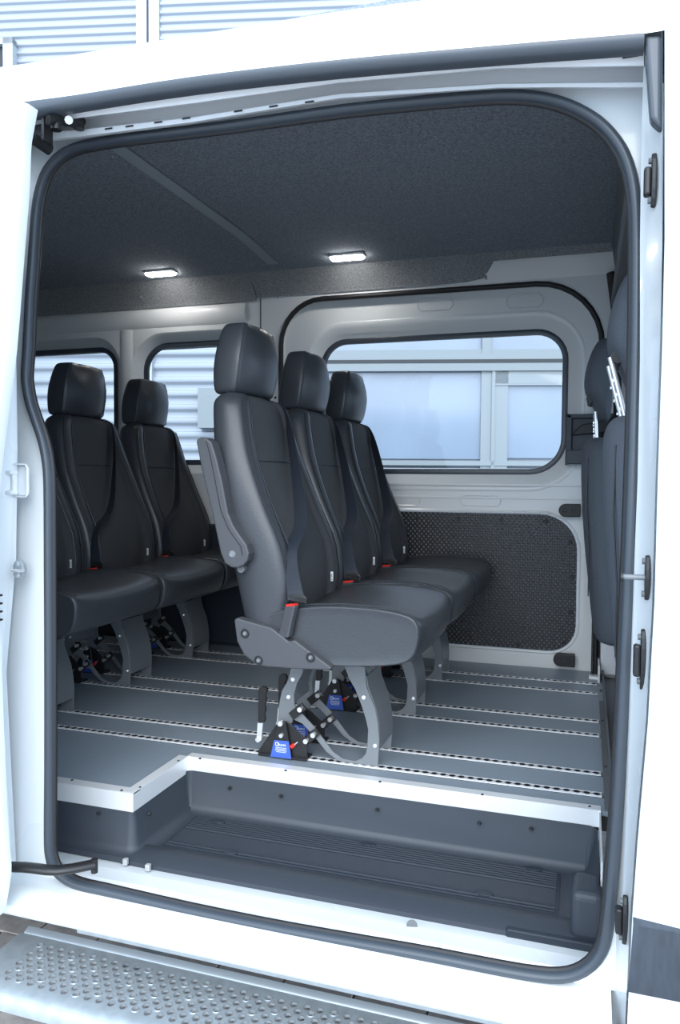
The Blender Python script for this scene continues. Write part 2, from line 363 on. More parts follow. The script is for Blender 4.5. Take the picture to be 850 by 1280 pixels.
for u, v in ((141, 196), (231, 256), (348, 372), (245, 369), (496, 354), (575, 351), (608, 350), (177, 373)):
    y = 3.39 if v > 300 else None
    p = oy(u, v, 3.39)+V(0, -.004, .004) if y else oz(u, v, 1.826)
    b = MB(); screw(b, p, (0, -.6, -.6), .005, .002); b.build('screw', M['band'], cl)
# roof skin above & rear and cab shell (they close the cabin)
prof_o = [(1.50, 1.69), (1.60, 1.79), (1.74, 1.87), (2.0, 1.90), (3.2, 1.90), (3.5, 1.80), (3.53, 1.5)]
tag(MB().loft([[V(x, y, z) for y, z in prof_o] for x in (XL-.1, .5)], closed=False).loft([[V(x, y, z-.01) for y, z in prof_o] for x in (XL-.1, .5)], closed=False).build('roof', M['paint'], smooth=True), kind='structure')
tag(MB().box((XL-.06, 1.45, -.3), (XL, 3.5, 1.86)).build('wall_rear', M['inner'], bevel=.01), kind='structure')
cab = root('wall_cab', kind='structure')
MB().box((XR, 1.56, 1.55), (.40, 3.5, 1.58)).box((.40, 1.5, 1.35), (.43, 3.5, 1.9)).build('overhead_shelf', M['galvrim'], cab, bevel=.01)
b = MB().loft([[V(.075, 3.42, 1.80), V(.075, 1.6, 1.80)], [V(.13, 3.42, 1.5), V(.13, 1.6, 1.5)], [V(.40, 3.42, 1.5), V(.40, 1.6, 1.5)]], closed=False); b.build('header_panel', M['galvrim'], cab)
b = MB().tube([V(.072, 3.40, 1.69), V(.105, 3.39, 1.45), V(.115, 3.39, .9)], .012, 8, rx=.02); b.build('belt_strap', M['black'], cab, smooth=True)
MB().box((1.45, 1.45, -.2), (1.5, 3.5, .85)).build('dashboard', M['plastic'], cab, bevel=.02)
MB().box((.43, 3.44, 0), (1.5, 3.47, .85)).build('cab_door_lining', M['plastic'], cab, bevel=.01)
MB().box((.40, 1.42, 1.45), (1.5, 3.5, 1.49)).build('cab_roof', M['galvrim'], cab, bevel=.01)
# ================================================================ near side of the van body round the door opening
wn = root('wall_near', kind='structure')
SN, SD = (0, 1, -.04), 1.49      # the seal lies in the gently inclined plane y = 1.49 + .04 z
sealpx = [(425,140),(480,134),(540,128),(600,123),(640,121.5),(672,124),(702,131),(730,143.5),(754,161),(774,186),(786,215),(792,250),(794,300),
 (793.5,400),(791.5,500),(788.5,600),(784,720),(778,860),(772,980),(765,1080),(759,1150),(751,1187),(730,1210),(700,1218.5),(659,1215),(606,1205.5),(520,1189),
 (361,1161),(240,1136.5),(130,1111),(107,1106),(88,1099),(72,1086),(65,1068),(63.5,1040),(64,960),(64,820),(63.5,700),(63,610),(61,578),(56,552),(48,528),(40,504),(35.5,480),(35,465),
 (37,436),(40,370),(43,330),(45,300),(48,262),(53,236),(62,214),(78,196),(98,186),(120,181),(155,175.5),(225,167),(300,157.5),(360,149)]
SL = catmull([onp(u, v, SN, SD) for u, v in sealpx], 3, True)
# rubber seal: bulb + inner lip
sl = root('door_seal', SL[0])
sl.parent = wn
b = MB(); b.loft([offset_loop(SL, .0125, .006), offset_loop(SL, .0135, -.004), offset_loop(SL, .009, -.014), offset_loop(SL, .001, -.017), offset_loop(SL, -.006, -.012), offset_loop(SL, -.008, -.003), offset_loop(SL, -.009, .004)], caps=False)
b.v = [p for p in b.v]; b.build('seal_bulb', M['seal'], sl, smooth=True, angle=60)
b = MB(); b.loft([offset_loop(SL, -.008, -.002), offset_loop(SL, -.0125, 0), offset_loop(SL, -.0135, .004), offset_loop(SL, -.010, .010), offset_loop(SL, .004, .012)], caps=False)
b.build('seal_lip', M['black'], sl, smooth=True, angle=60)
# inner return of the opening
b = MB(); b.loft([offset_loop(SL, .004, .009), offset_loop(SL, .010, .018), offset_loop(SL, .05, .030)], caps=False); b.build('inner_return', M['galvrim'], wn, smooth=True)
# flange plate around the seal
fl = [onp(u, v, SN, SD+.008) for u, v in ((-60, 1118), (-60, 130), (30, 170), (100, 168), (240, 150), (425, 120), (625, 108), (830, 104), (826, 500), (812, 900), (790, 1240), (600, 1225), (300, 1168))]
b = MB().plate(fl, [offset_loop(SL, .006, .008)]); b.build('door_flange', M['paint'], wn)
# --- roof rail and sliding door track
U = [-60, 30, 100, 240, 425, 625, 805]
rows = [((-2, 1.60), [130, 118, 100, 80, 50, 22, 4]), ((0, 1.47), [92, 80, 67, 44, 14, -12, -34]), ((0, 1.41), [112, 98, 85, 62, 34, 12, -8]), ((0, 1.40), [143, 128, 118.5, 96.5, 75, 57, 42])]
b = MB()
rings = [[oy(u, rows[k][1][i], rows[k][0][1]) for k in range(4)] for i, u in enumerate(U)]
rings.append([p+V(1.3, 0, .0) for p in rings[-1]]); rings.insert(0, [V(XL-.06, p.y, rings[0][k_].z) for k_, p in enumerate(rings[0])])
b.loft(rings, closed=False); b.build('cant_rail', M['paint'], wn, smooth=True, angle=80)
T = [oy(u, v, 1.405) for u, v in zip(U, rows[3][1])]; B_ = [oy(u, v, 1.412) for u, v in zip(U, [163, 147, 134.5, 113, 92, 75, 62])]
tp, bt = catmull(T, 4), catmull(B_, 4)
b = MB(); b.loft([[p, p+V(0, -.006, -.002), p*.6+q*.4+V(0, -.010, 0), p*.25+q*.75+V(0, -.008, 0), q+V(0, -.002, 0), q+V(0, .02, .0), p+V(0, .02, 0)] for p, q in zip(tp, bt)]); b.build('drip_strip', M['strip'], wn, smooth=True, angle=60)
q0, q1, q2, q3 = oy(806, 43, 1.405), oy(828, 43, 1.405), oy(827.5, 161, 1.405), oy(813, 148, 1.405)
b = MB().prism([q0, q1, q2, q3], (0, .03, 0)); b.build('drip_strip_end', M['strip'], wn, bevel=.007, segs=3)
Yl = [1.414, 1.45, 1.455, 1.55, 1.55, 1.505, 1.503, 1.520]
Vl = [[163,147,134.5,113,92,75,62], [168,151,139,119,96,77,69], [178,158,147,129,103,85,82], [179,159.5,149,131,104.5,87,84],
      [190,165,159.5,144,116,103.5,101], [193,168,162.5,147,117.5,105,103], [203,177,170.5,152.5,122.5,109.5,108.5], [206,180,173,155,124.5,111,110]]
b = MB(); b.loft([[oy(u, Vl[k][i], Yl[k]) for k in range(8)] for i, u in enumerate(U)], closed=False)
b.build('door_track', M['channel'], wn, smooth=True, angle=25)
for u, v in ((136, 161), (162, 158), (198, 153), (233, 148), (298, 139), (342, 133), (387, 127.5)):
    p = oy(u, v, 1.503); MB().box((p.x-.010, p.y-.002, p.z-.0018), (p.x+.010, p.y, p.z+.0018)).build('slot', M['black'], wn, bevel=.001)
for u, v in ((697, 70), (745, 70.5), (788, 70)):
    p = oy(u, v, 1.45); MB().box((p.x-.013, p.y-.002, p.z-.003), (p.x+.013, p.y, p.z+.003)).build('slot', M['dark'], wn)
# --- right-hand jamb (B-pillar), stepped, and the closed front door
VS = [20, 160, 300, 450, 600, 750, 900, 1050, 1150, 1280]
def col(us, y): return [oy(u, v, y) for u, v in zip(us, VS)]
# boundary columns (pixels traced, each put at its real depth)
c0 = col([806, 802, 800, 800, 797, 791, 784, 775, 768, 760], 1.505)
c1 = col([811, 810, 809, 806, 804, 799, 790, 782, 776, 770], 1.485)
c2 = col([814, 814, 812, 810, 808, 803, 794, 786, 780, 773], 1.46)
c3 = col([827, 827, 827, 823, 818, 814, 806, 793, 786, 780], 1.425)
c4 = col([828, 828, 828, 824.5, 819.5, 815.5, 807.5, 794.5, 787.5, 781.5], 1.392)
b = MB(); b.loft([[c0[i], c1[i], c2[i], c3[i], c4[i]] for i in range(len(VS))], closed=False)
b.build('door_pillar', M['paint'], wn, smooth=True, angle=30)
# sill, extruded along the van
sp = [(1.700, -.168), (1.668, -.168), (1.662, -.166), (1.625, -.166), (1.618, -.158), (1.575, -.160), (1.568, -.168), (1.525, -.170), (1.512, -.150), (1.505, -.135), (1.49, -.133), (1.475, -.138), (1.455, -.1385), (1.44, -.141), (1.415, -.150), (1.403, -.160), (1.400, -.176), (1.405, -.183), (1.45, -.186), (1.62, -.182)]
b = MB(); b.loft([[V(x, y, z) for y, z in sp] for x in (XL-.06, .06)], closed=False); b.build('sill', M['paint'], wn, smooth=True, angle=30)
b = MB().box((-1.08, 1.425, -.207), (.3, 1.46, -.180)); b.build('sill_flange', M['galv'], wn, bevel=.004)
p = oy(515, 1157, 1.60); MB().cyl(oz(515, 1157, -.158), oz(515, 1157, -.156), .012, 20).build('drain_plug', M['galvrim'], wn)
MB().box((-.28, 1.515, -.166), (-.277, 1.61, -.1572)).build('sill_seam', M['channel'], wn)
for u, v in ((157, 1076), (185, 1083)):
    p = oz(u, v, -.15); MB().box((p.x-.006, p.y-.006, p.z-.01), (p.x+.006, p.y+.006, p.z+.006)).build('clip', M['chrome'], wn, bevel=.002)
# left-hand jamb (C-pillar)
VL = [180, 300, 430, 560, 700, 840, 960, 1075, 1140]
def coll(us, y): return [oy(u, v, y) for u, v in zip(us, VL)]
d0 = coll([28, 24, 20, 22, 20, 8, 14, 20, 24], 1.488); d1 = coll([25, 21, 16, 17, 14, 2, 8, 15, 19], 1.484)
d2 = coll([0, -12, -22, -22, -24, -30, -26, -18, -14], 1.415); d3_ = [p+V(-.02, -.012, 0) for p in d2]; d4 = [p+V(-.6, -.004, 0) for p in d2]
b = MB(); b.loft([[d0[i], d1[i], d2[i], d3_[i], d4[i]] for i in range(len(VL))], closed=False); b.build('rear_jamb', M['paint'], wn, smooth=True, angle=40)
MB().box((XL-.06, 1.43, -.18), (-1.62, 1.47, 1.72)).build('quarter_panel', M['paint'], wn, bevel=.01)
# lock striker recess and striker on the C-pillar
a, c = oy(-10, 620, 1.484), oy(34, 581, 1.484)
ro = rrect(a.x, c.x, a.z, c.z, .010, 1.482, 4)
b = MB(); b.loft([offset_loop(ro, .003, .002), offset_loop(ro, 0, 0), offset_loop(ro, -.003, .012)], caps=False); b.prism(offset_loop(ro, -.003, .010), (0, .003, 0)); b.build('latch_recess', M['paint'], wn, smooth=True, angle=30)
a, c = oy(-10, 618, 1.47), oy(15, 588, 1.47)
b = MB(); b.box((a.x, 1.466, c.z-.010), (c.x, 1.49, c.z)); b.box((a.x, 1.466, a.z), (c.x, 1.49, a.z+.010)); b.box((c.x-.009, 1.476, a.z), (c.x-.001, 1.49, c.z)); b.build('lock_plate', M['channel'], wn, bevel=.0025)
p = oy(24, 712, 1.475)
b = MB(); b.prism([V(p.x+.016*math.cos(t), 1.470, p.z+.024*math.sin(t)) for t in [i*math.pi/8 for i in range(16)]], (0, .014, 0)); st = b.build('striker_plate', M['galv'], wn, bevel=.003)
MB().tube([V(p.x-.012, 1.468, p.z), V(p.x, 1.452, p.z), V(p.x+.016, 1.452, p.z), V(p.x+.020, 1.468, p.z)], .0035, 8).build('striker_bar', M['chrome'], wn, smooth=True)
b = MB(); screw(b, V(p.x, 1.470, p.z+.014), (0, -1, 0), .006, .003); screw(b, V(p.x, 1.470, p.z-.014), (0, -1, 0), .006, .003); b.build('screw', M['chrome'], wn)
# bump stop top-left
p = oy(62, 187, 1.485); b = MB().cyl(p, p+V(-.010, -.045, .008), .013, 16).cyl(p+V(-.010, -.045, .008), p+V(-.0115, -.053, .0092), .009, 12); b.build('bump_stop', M['black'], wn, smooth=True, angle=50)
# striker and latch plates on the right-hand jamb
def jamb_plate(name, u, v, h, y, pin=False, bump=False):
    p = oy(u, v, y); b = MB(); b.prism([V(p.x, y+.014*math.cos(t), p.z+h/2*math.sin(t)) for t in [i*math.pi/8 for i in range(16)]], (.008, 0, 0))
    o = b.build(name, M['bracket'], wn, bevel=.002)
    for s in (-1, 1): b = MB().cyl(p+V(-.005, 0, s*h*.36), p+V(.002, 0, s*h*.36), .0055, 8); b.build('bolt', M['galvrim'], wn)
    if pin: MB().tube([p+V(0, 0, 0), p+V(-.028, 0, 0), p+V(-.036, .002, 0)], .005, 10).build('striker_pin', M['steel'], wn, smooth=True); MB().cyl(p+V(-.036, .002, 0), p+V(-.04, .002, 0), .009, 10).build('striker_head', M['bracket'], wn)
    if bump: MB().box((p.x-.012, y-.010, p.z-h*.28), (p.x, y+.010, p.z+h*.24)).build('latch_block', M['bracket'], wn, bevel=.004)
jamb_plate('striker_plate', 806, 722, .080, 1.438, pin=True)
jamb_plate('latch_plate', 814, 226, .094, 1.445, bump=True)
jamb_plate('latch_plate', 800.5, 824, .110, 1.445, bump=True)
jamb_plate('latch_plate', 778, 1149, .092, 1.44, bump=True)
# ---------------- front door (closed), right edge of the picture
d2r = root('door_2', kind='structure')
fe = [[p+V(.003, -.004, 0), p+V(.008, -.012, 0), p+V(.10, -.020, 0), p+V(1.3, -.02, 0)] for p in c4]
vs = [(f, z) for f, z in zip(fe, VS)]
b = MB(); b.loft(fe, closed=False); b.build('door_skin', M['paint'], d2r, smooth=True, angle=40)
x0 = .105
a, c = oy(791, 1144, 1.386), oy(784, 1235, 1.386)
b = MB(); zz = [a.z, a.z-.006, (a.z+c.z)/2, c.z+.006, c.z]; yy = [1.380, 1.366, 1.360, 1.366, 1.380]
b.loft([[V(x+(zz[k]-a.z)*.06, yy[k], zz[k]) for k in range(5)] for x in (a.x, a.x+1.2)], closed=False); b.build('side_moulding', M['mould'], d2r, smooth=True, angle=50)
b = MB()
for u, v, du in ((829, 158, 0), (812, 912, 0)):
    p = oy(u, v, 1.374); b.box((p.x+.004, 1.3705, p.z-.0012), (p.x+1.2, 1.3735, p.z+.0012))
b.build('panel_gap', M['channel'], d2r)
# ---------------- sliding door, slid open towards the rear, at the left edge
d1r = root('door_1', kind='structure')
ed = catmull([oy(u, v, 1.335) for u, v in ((33, 128), (27, 160), (24.5, 180), (23, 225), (19.7, 271), (16.4, 311), (6.6, 436), (-4, 520), (-16, 640), (-12, 840), (-6, 1000), (-2, 1070), (0, 1100), (-8, 1150))], 3)
b = MB(); b.loft([[p+V(-.0, .035, 0), p+V(.0, .006, 0), p+V(-.004, 0, 0), p+V(-.03, -.022, 0), p+V(-1.1, -.03, 0), p+V(-1.1, .035, 0)] for p in ed]); b.build('door_skin', M['paint'], d1r, smooth=True, angle=50)
for u, v, r in ((21, 265, .008), (21, 300, .012), (4, 447, .006), (1, 519, .006), (1, 1007, .013), (2, 1048, .009)):
    p = oy(u, v, 1.36); b = MB(); b.cyl(p+V(-.03, 0, 0), p+V(r*.3, 0, 0), r, 12); b.build('buffer_pin', M['bracket'], d1r, bevel=.002)
b = MB(); p = oy(0, 760, 1.36)
for k in range(4): b.box((p.x-.02, 1.355, p.z-.028+k*.018), (p.x+.003, 1.365, p.z-.024+k*.018))
b.build('contact_pins', M['bracket'], d1r)
# roller arms carrying the sliding door
b = MB(); pts = [oy(60, 150, 1.40), oy(72, 150, 1.43), oy(92, 154, 1.47), oy(104, 153, 1.50)]
b.tube(pts, .011, 8, rx=.007); b.cyl(oy(98, 152, 1.49)+V(0, 0, .02), oy(98, 152, 1.49)+V(0, 0, -.016), .013, 14)
b.cyl(oy(70, 158, 1.43)+V(0, 0, .012), oy(70, 158, 1.43)+V(0, 0, -.008), .012, 12); b.box(tuple(oy(52, 175, 1.42)), tuple(oy(66, 150, 1.45)))
b.build('upper_roller_arm', M['bracket'], d1r, smooth=True, angle=40)
b = MB().cyl(oy(86, 150, 1.44), oy(86, 150, 1.435), .009, 8); b.build('bolt', M['chrome'], d1r)
b = MB(); b.prism([oy(28, 160, 1.48), oy(60, 150, 1.48), oy(62, 156, 1.48), oy(40, 178, 1.48), oy(29, 196, 1.48)], (0, .006, 0)); b.build('arm_shade_plate', M['galvrim'], wn)  # solid grey plate stands in for the shade behind the upper arm
lp = [onp(u, v, (0, 0, 1), -.075) for u, v in ((-30, 1083), (30, 1084), (72, 1088), (118, 1080))]
b = MB(); b.tube(catmull(lp, 3), .010, 10, rx=.016, up=(0, 0, 1)); b.cyl(lp[-1]+V(0, 0, -.02), lp[-1]+V(0, 0, .012), .008, 10)
b.build('lower_roller_arm', M['bracket'], d1r, smooth=True, angle=50)
# ================================================================ moulded step well
sw = root('step_well', (-.55, 1.85, -.16), 'dark grey moulded plastic step well in the door opening', 'step')
zb = -.150
b = MB()
# profile rings: plan outline of the well from rim to floor
def plan(x0, x1, y0, y1, z, r, n=4):
    out = []
    for cx, cy, a0 in ((x0+r, y0+r, 180), (x1-r, y0+r, 270), (x1-r, y1-r, 0), (x0+r, y1-r, 90)):
        for k in range(n+1): a = math.radians(a0+90*k/n); out.append(V(cx+r*math.cos(a), cy+r*math.sin(a), z))
    return out
Xw0, Xw1 = -1.104, -.010
def arc(cx, cy, r, a0, a1, n=5): return [(cx+r*math.cos(math.radians(a0+(a1-a0)*k/n)), cy+r*math.sin(math.radians(a0+(a1-a0)*k/n)), math.radians(a0+(a1-a0)*k/n)) for k in range(n+1)]
# plan path with outward normals: left fascia, convex corner, left wall, concave corner, back wall, concave corner, right wall
path = [((-1.75, 1.698), (0, -1)), ((-1.40, 1.698), (0, -1))]
path += [((x, y), (math.cos(t), math.sin(t))) for x, y, t in arc(-1.124, 1.714, .016, -90, 0)]
path += [((x, y), (-math.cos(t), -math.sin(t))) for x, y, t in arc(-1.090, 1.966, .018, 180, 90)]
path += [((x, y), (-math.cos(t), -math.sin(t))) for x, y, t in arc(.012, 1.958, .026, 90, 0)]
path += [((.038, 1.80), (-1, 0)), ((.038, 1.70), (-1, 0))]
pfl = [(-.001, -.038), (0, -.055), (.010, zb+.018), (.015, zb+.008), (.024, zb+.001), (.036, zb-.001), (.038, zb-.014)]
rg = []
for (x, y), (nx_, ny_) in path:
    k_ = 1.9 if nx_ < -.3 else 1
    rg.append([V(x+nx_*d*k_, y+ny_*d*(1 if nx_ > -.3 else k_), z) for d, z in pfl])
b.loft(rg, closed=False)
b.box((Xw0+.02, 1.70, zb-.008), (.0, 1.955, zb-.001))
b.loft([[V(x, 1.738, zb+.001), V(x, 1.732, zb+.007), V(x, 1.70, zb+.006), V(x, 1.672, zb), V(x, 1.660, zb-.006), V(x, 1.658, zb-.016)] for x in (-1.12, -1.0, -.5, .04)], closed=False)
b.build('well_shell', M['plastic'], sw, smooth=True, angle=50)
b = MB(); b.prism([V(-.018, 1.67, zb-.01), V(.052, 1.67, zb-.01), V(.052, 1.76, zb-.01), V(-.012, 1.78, zb-.01)], (0.0, 0, .11)); b.build('corner_boss', M['plastic'], sw, bevel=.018, segs=4)
b = MB(); b.prism([V(-.15, 1.655, zb-.032), V(.055, 1.655, zb-.032), V(.055, 1.67, zb-.032), V(-.15, 1.67, zb-.032)], (0, 0, .034)); b.build('corner_skirt', M['mat_'], sw, bevel=.004)
# ribbed tread
b = MB(); x0, x1, y0, y1 = -1.055, -.045, 1.742, 1.938; b.box((x0, y0, zb-.001), (x1, y1, zb+.002))
def rib(y, w, h): b.prism([V(x0+.008, y-w/2, zb+.002), V(x0+.008, y-w*.3, zb+.002+h), V(x0+.008, y+w*.3, zb+.002+h), V(x0+.008, y+w/2, zb+.002)], (x1-x0-.016, 0, 0))
for k in range(6): rib(1.930-k*.011, .004, .0035)
rib(1.862, .005, .004)
for k in range(22): rib(1.853-k*.0036, .0016, .0012)
rib(1.770, .005, .004); rib(1.757, .003, .003)
b.build('ribbed_tread', M['mat_'], sw, merge=False)
for u, v in ((287, 1065), (272, 1027), (460, 1055), (605, 1117), (668, 1086)):
    p = oz(u, v, zb+.005); b = MB(); b.prism([V(p.x+.021*math.cos(t)*(1+.06*math.cos(4*t)), p.y+.011*math.sin(t), zb+.001) for t in [i*math.pi/10 for i in range(20)]], (0, 0, .0062)); b.build('tread_plug', M['mat_'], sw, bevel=.001)
for u, v in ((287, 985), (351, 995), (471.5, 1012), (599, 1029), (664, 1036)):
    p = oy(u, v, 1.974); b = MB(); screw(b, p+V(0, -.002, 0), (0, -1, .1), .0055, .004); b.build('screw', M['black'], sw)
for u, v in ((123, 1016),):
    p = oy(u, v, 1.69); b = MB(); screw(b, p, (0, -1, 0), .0055, .004); b.build('screw', M['black'], sw)
p = ox(187, 1017, -1.097); b = MB(); screw(b, p, (1, 0, 0), .0055, .004); b.build('screw', M['black'], sw)
p = oz(717, 1151, zb+.006); b = MB(); screw(b, p, (0, 0, 1), .007, .004); b.build('screw', M['galvrim'], sw)
# ================================================================ galvanised running board
rb = root('running_board', (-.8, 1.46, -.30), 'galvanised perforated steel running board below the open door', 'step')
zp = -.33
b = MB(); cx, cyp = .0305, .0195; nx = 44; rows_ = 8; X0 = -1.345; Yb = 1.540
def hole_cell(xc, yc, raised):
    hx, hy = cx/2, cyp; n = 12; rr = .0078
    # one rectangular cell; hole ring of 12 points
    ring = [V(xc+rr*math.cos(t), yc+rr*math.sin(t), zp+(.0018 if raised else 0)) for t in [2*math.pi*(i+.5)/n for i in range(n)]]
    r2 = [V(xc+(rr+.0018)*math.cos(t), yc+(rr+.0018)*math.sin(t), zp) for t in [2*math.pi*(i+.5)/n for i in range(n)]]
    low = [V(p.x, p.y, zp-.006) for p in ring]
    base = []
    for i in range(n):
        t = 2*math.pi*(i+.5)/n; c, s = math.cos(t), math.sin(t); k = min(hx/max(abs(c), 1e-6), (hy/2)/max(abs(s), 1e-6)); base.append(V(xc+c*k, yc+s*k, zp))
    corners = {}
    o = len(b.v); b.v += base+r2+ring+low
    for i in range(n):
        j = (i+1) % n
        b.f.append([o+i, o+j, o+n+j, o+n+i]); b.m.append(0)
        b.f.append([o+n+i, o+n+j, o+2*n+j, o+2*n+i]); b.m.append(1)
        b.f.append([o+2*n+i, o+2*n+j, o+3*n+j, o+3*n+i]); b.m.append(1)
    # fill the four corner triangles
    for sx in (-1, 1):
        for sy in (-1, 1):
            q = [k for k in range(n) if base[k].x*1 == base[k].x and (base[k].x-xc)*sx > 1e-9 and (base[k].y-yc)*sy > 1e-9]
            side = [k for k in q if abs(abs(base[k].x-xc)-hx) < 1e-6]; tb = [k for k in q if abs(abs(base[k].y-yc)-hy/2) < 1e-6]
            if side and tb:
                a1 = max(side, key=lambda k: abs(base[k].y-yc)); a2 = max(tb, key=lambda k: abs(base[k].x-xc))
                if a1 != a2:
                    b.v.append(V(xc+sx*hx, yc+sy*hy/2, zp)); b.f.append([o+a1, o+a2, len(b.v)-1]); b.m.append(0)
half = .0152
for r in range(rows_):
    yc = 1.526-r*.0178; cyp = .0178
    off = half*.5*(r % 2)*2*.5+r*.004
    cx = .0305
    for i in range(nx):
        xc = -1.262+i*cx+(cx/2 if r % 2 else 0)
        hole_cell(xc, yc, (i+2*r) % 5 == 0)
    # end pieces of each row
    xa = -1.262-cx/2+(cx/2 if r % 2 else 0); xb = xa+nx*cx
    b.add([(X0, yc-cyp/2, zp), (xa, yc-cyp/2, zp), (xa, yc+cyp/2, zp), (X0, yc+cyp/2, zp)], [(0, 1, 2, 3)])
    b.add([(xb, yc-cyp/2, zp), (.22, yc-cyp/2, zp), (.22, yc+cyp/2, zp), (xb, yc+cyp/2, zp)], [(0, 1, 2, 3)])
ytop, ybot = 1.526+.0089, 1.526-.0178*7-.0089
b.add([(X0, ytop, zp), (.22, ytop, zp), (.22, 1.556, zp), (X0, 1.556, zp)], [(0, 1, 2, 3)])
b.build('tread_plate', [M['galv'], M['galvin']], rb, merge=False)
fr = [(ybot, zp), (1.374, zp), (1.362, zp-.003), (1.352, zp-.010), (1.346, zp-.022), (1.345, zp-.035), (1.352, zp-.035), (1.353, zp-.024), (1.365, zp-.01)]
MB().loft([[V(x, y, z) for y, z in fr] for x in (X0, .22)], closed=False).build('front_nosing', M['galv'], rb, smooth=True, angle=60)
bk = [(1.556, zp), (1.558, zp+.004), (1.572, zp+.010), (1.576, zp+.006), (1.576, zp-.03)]
MB().loft([[V(x, y, z) for y, z in bk] for x in (X0+.01, .22)], closed=False).build('rear_lip', M['galvin'], rb, smooth=True, angle=60)
for x in (-1.0, -.12): MB().box((x-.03, 1.50, zp-.022), (x+.03, 1.9, zp-.012)).build('support_arm', M['galv'], rb)
# ================================================================ ground
ZG = -.60
gr = tag(MB().box((-14, -8, ZG-.1), (14, 1.0-.9, ZG-.012)).box((-14, .1, ZG-.1), (14, 16, ZG-.012)).build('ground', M['joint']), kind='structure')
sm = None; k = 0
for i in range(-3, 26):
    for j in range(0, 11):
        L_, W_ = .24, .16; x = -4.4+i*L_*.86+(j % 2)*.1; y = .9+j*W_*.9
        if x > .9: continue
        if sm is None:
            o = MB().box((0, 0, -.011), (L_*.86-.005, W_*.9-.005, 0)).build('paving_slab', M['slab'], gr, bevel=.003, segs=1); sm = o
        else: o = sm.copy(); COL.objects.link(o)
        o.parent = gr; o.location = (x, y, ZG+random.uniform(-.001, .001)); k += 1
tag(MB().box((-14, 2.7, ZG-.05), (14, 16, ZG-.002)).build('ground_yard', M['slab']), kind='structure')
tag(MB().box((-14, -8, ZG-.05), (14, .88, ZG-.002)).build('ground_forecourt', M['slab']), kind='structure')
# ================================================================ building beyond
DF = 7.6; dl = .08
e1 = Vector((math.cos(YAW+dl), -math.sin(YAW+dl), 0)); nf = Vector((-e1.y, e1.x, 0)); of = Vector((sy_, cy_, 0))*DF
bd = root('building', of+V(0, 0, ZG), 'pale industrial building with corrugated cladding and glazing beyond the van', 'building')
def fp(u, v, out=0):
    p = onp(u, v, nf, nf.dot(of)); return (p-of).dot(e1), p.z
def FB(a, z, d): return of+e1*a+nf*(-d)+V(0, 0, z)       # d = metres out from the wall towards us
def fbox(b, a0, a1, z0, z1, d0, d1):
    vs = [FB(a, z, d) for d in (d0, d1) for a, z in ((a0, z0), (a1, z0), (a1, z1), (a0, z1))]
    return b.add(vs, [(0,1,2,3),(7,6,5,4),(0,4,5,1),(1,5,6,2),(2,6,7,3),(3,7,4,0)])
def clad(a0, a1, z0, z1, pitch, depth=.03):
    b = MB(); z = z0; pr = []
    while z < z1:
        pr += [(z+pitch*t, depth*h) for t, h in ((0, .1), (.10, 0), (.36, 0), (.46, .1), (.56, .9), (.64, 1), (.84, 1), (.93, .9))]; z += pitch
    b.loft([[FB(a, q, .02+d) for q, d in pr] for a in (a0, a1)], closed=False); return b.build('cladding_sheet', M['clad'], bd, merge=False, smooth=True, angle=50)
fbox(MB(), -9, 8, ZG, 8.5, -.5, 0).build('wall_core', M['clad'], bd)
ap, _ = fp(188, 500); am, _ = fp(335, 500)
clad(-9, ap-.02, ZG, 2.6, .136); clad(ap+.04, am, ZG, 2.6, .136)
fbox(MB(), ap-.02, ap+.045, ZG, 2.7, 0, .09).build('corner_post', M['frame'], bd)
pa, _ = fp(173, 20); pb, _ = fp(201, 20)
clad(-9, pa, 2.75, 8.4, .0835, .02); clad(pb, 8, 2.75, 8.4, .0835, .02)
fbox(MB(), pa, (pa+pb)/2-.01, 2.7, 8.4, 0, .07).build('corner_post', M['frame'], bd)
fbox(MB(), (pa+pb)/2+.01, pb, 2.7, 8.4, 0, .06).build('corner_post', M['frame'], bd)
fbox(MB(), -9, 8, 2.6, 2.75, 0, .12).build('cladding_flashing', M['frame'], bd)
# small upper window at the far left
wa, wz = fp(23, 55); wb, wz2 = fp(23, 120)
w_ = fbox(fbox(MB(), wa-1.2, wa, wz-.06, wz, 0, .12), wa-.10, wa, wz2, wz, 0, .12).build('window', M['frame'], bd)
fbox(MB(), wa-1.2, wa-.10, wz2, wz-.06, .05, .07).build('pane', M['dark'], w_)
# white box on the cladding
a0, z0 = fp(252, 536); a1, z1 = fp(300, 487); fbox(MB(), a0, a1, z0, z1, 0, .15).build('wall_box', M['framegrey'], bd)
# glazed front
def pxbox(name, u0, u1, v0, v1, d0, d1, m):
    a0, z1 = fp(u0, v0); a1, z0 = fp(u1, v1); return fbox(MB(), a0, a1, z0, z1, d0, d1).build(name, m, bd)
pxbox('pane', 335, 603, 340, 446, .02, .03, M['pane']); pxbox('pane', 612, 900, 340, 446, .02, .03, M['pane'])
pxbox('mullion', 603, 612, 330, 446, .02, .09, M['framegrey'])
pxbox('transom', 335, 900, 446, 464, .02, .10, M['framegrey']); pxbox('transom', 335, 900, 440, 447, .02, .08, M['framegrey'])
pxbox('transom_joint', 335, 900, 452.5, 454, .10, .105, M['dark'])
pxbox('pane', 335, 601, 466, 574, .02, .03, M['pane']); pxbox('mullion', 601, 632, 464, 600, .02, .07, M['framegrey'])
pxbox('mullion', 614, 616, 462, 600, .07, .09, M['framegrey'])
pxbox('door_frame', 616, 900, 464, 480, .02, .08, M['framegrey']); pxbox('door_frame', 617, 632, 464, 600, .02, .08, M['framegrey'])
pxbox('pane', 632, 900, 481, 574, .03, .04, M['pane']); pxbox('transom_joint', 618, 900, 481, 482.3, .085, .09, M['framegrey'])
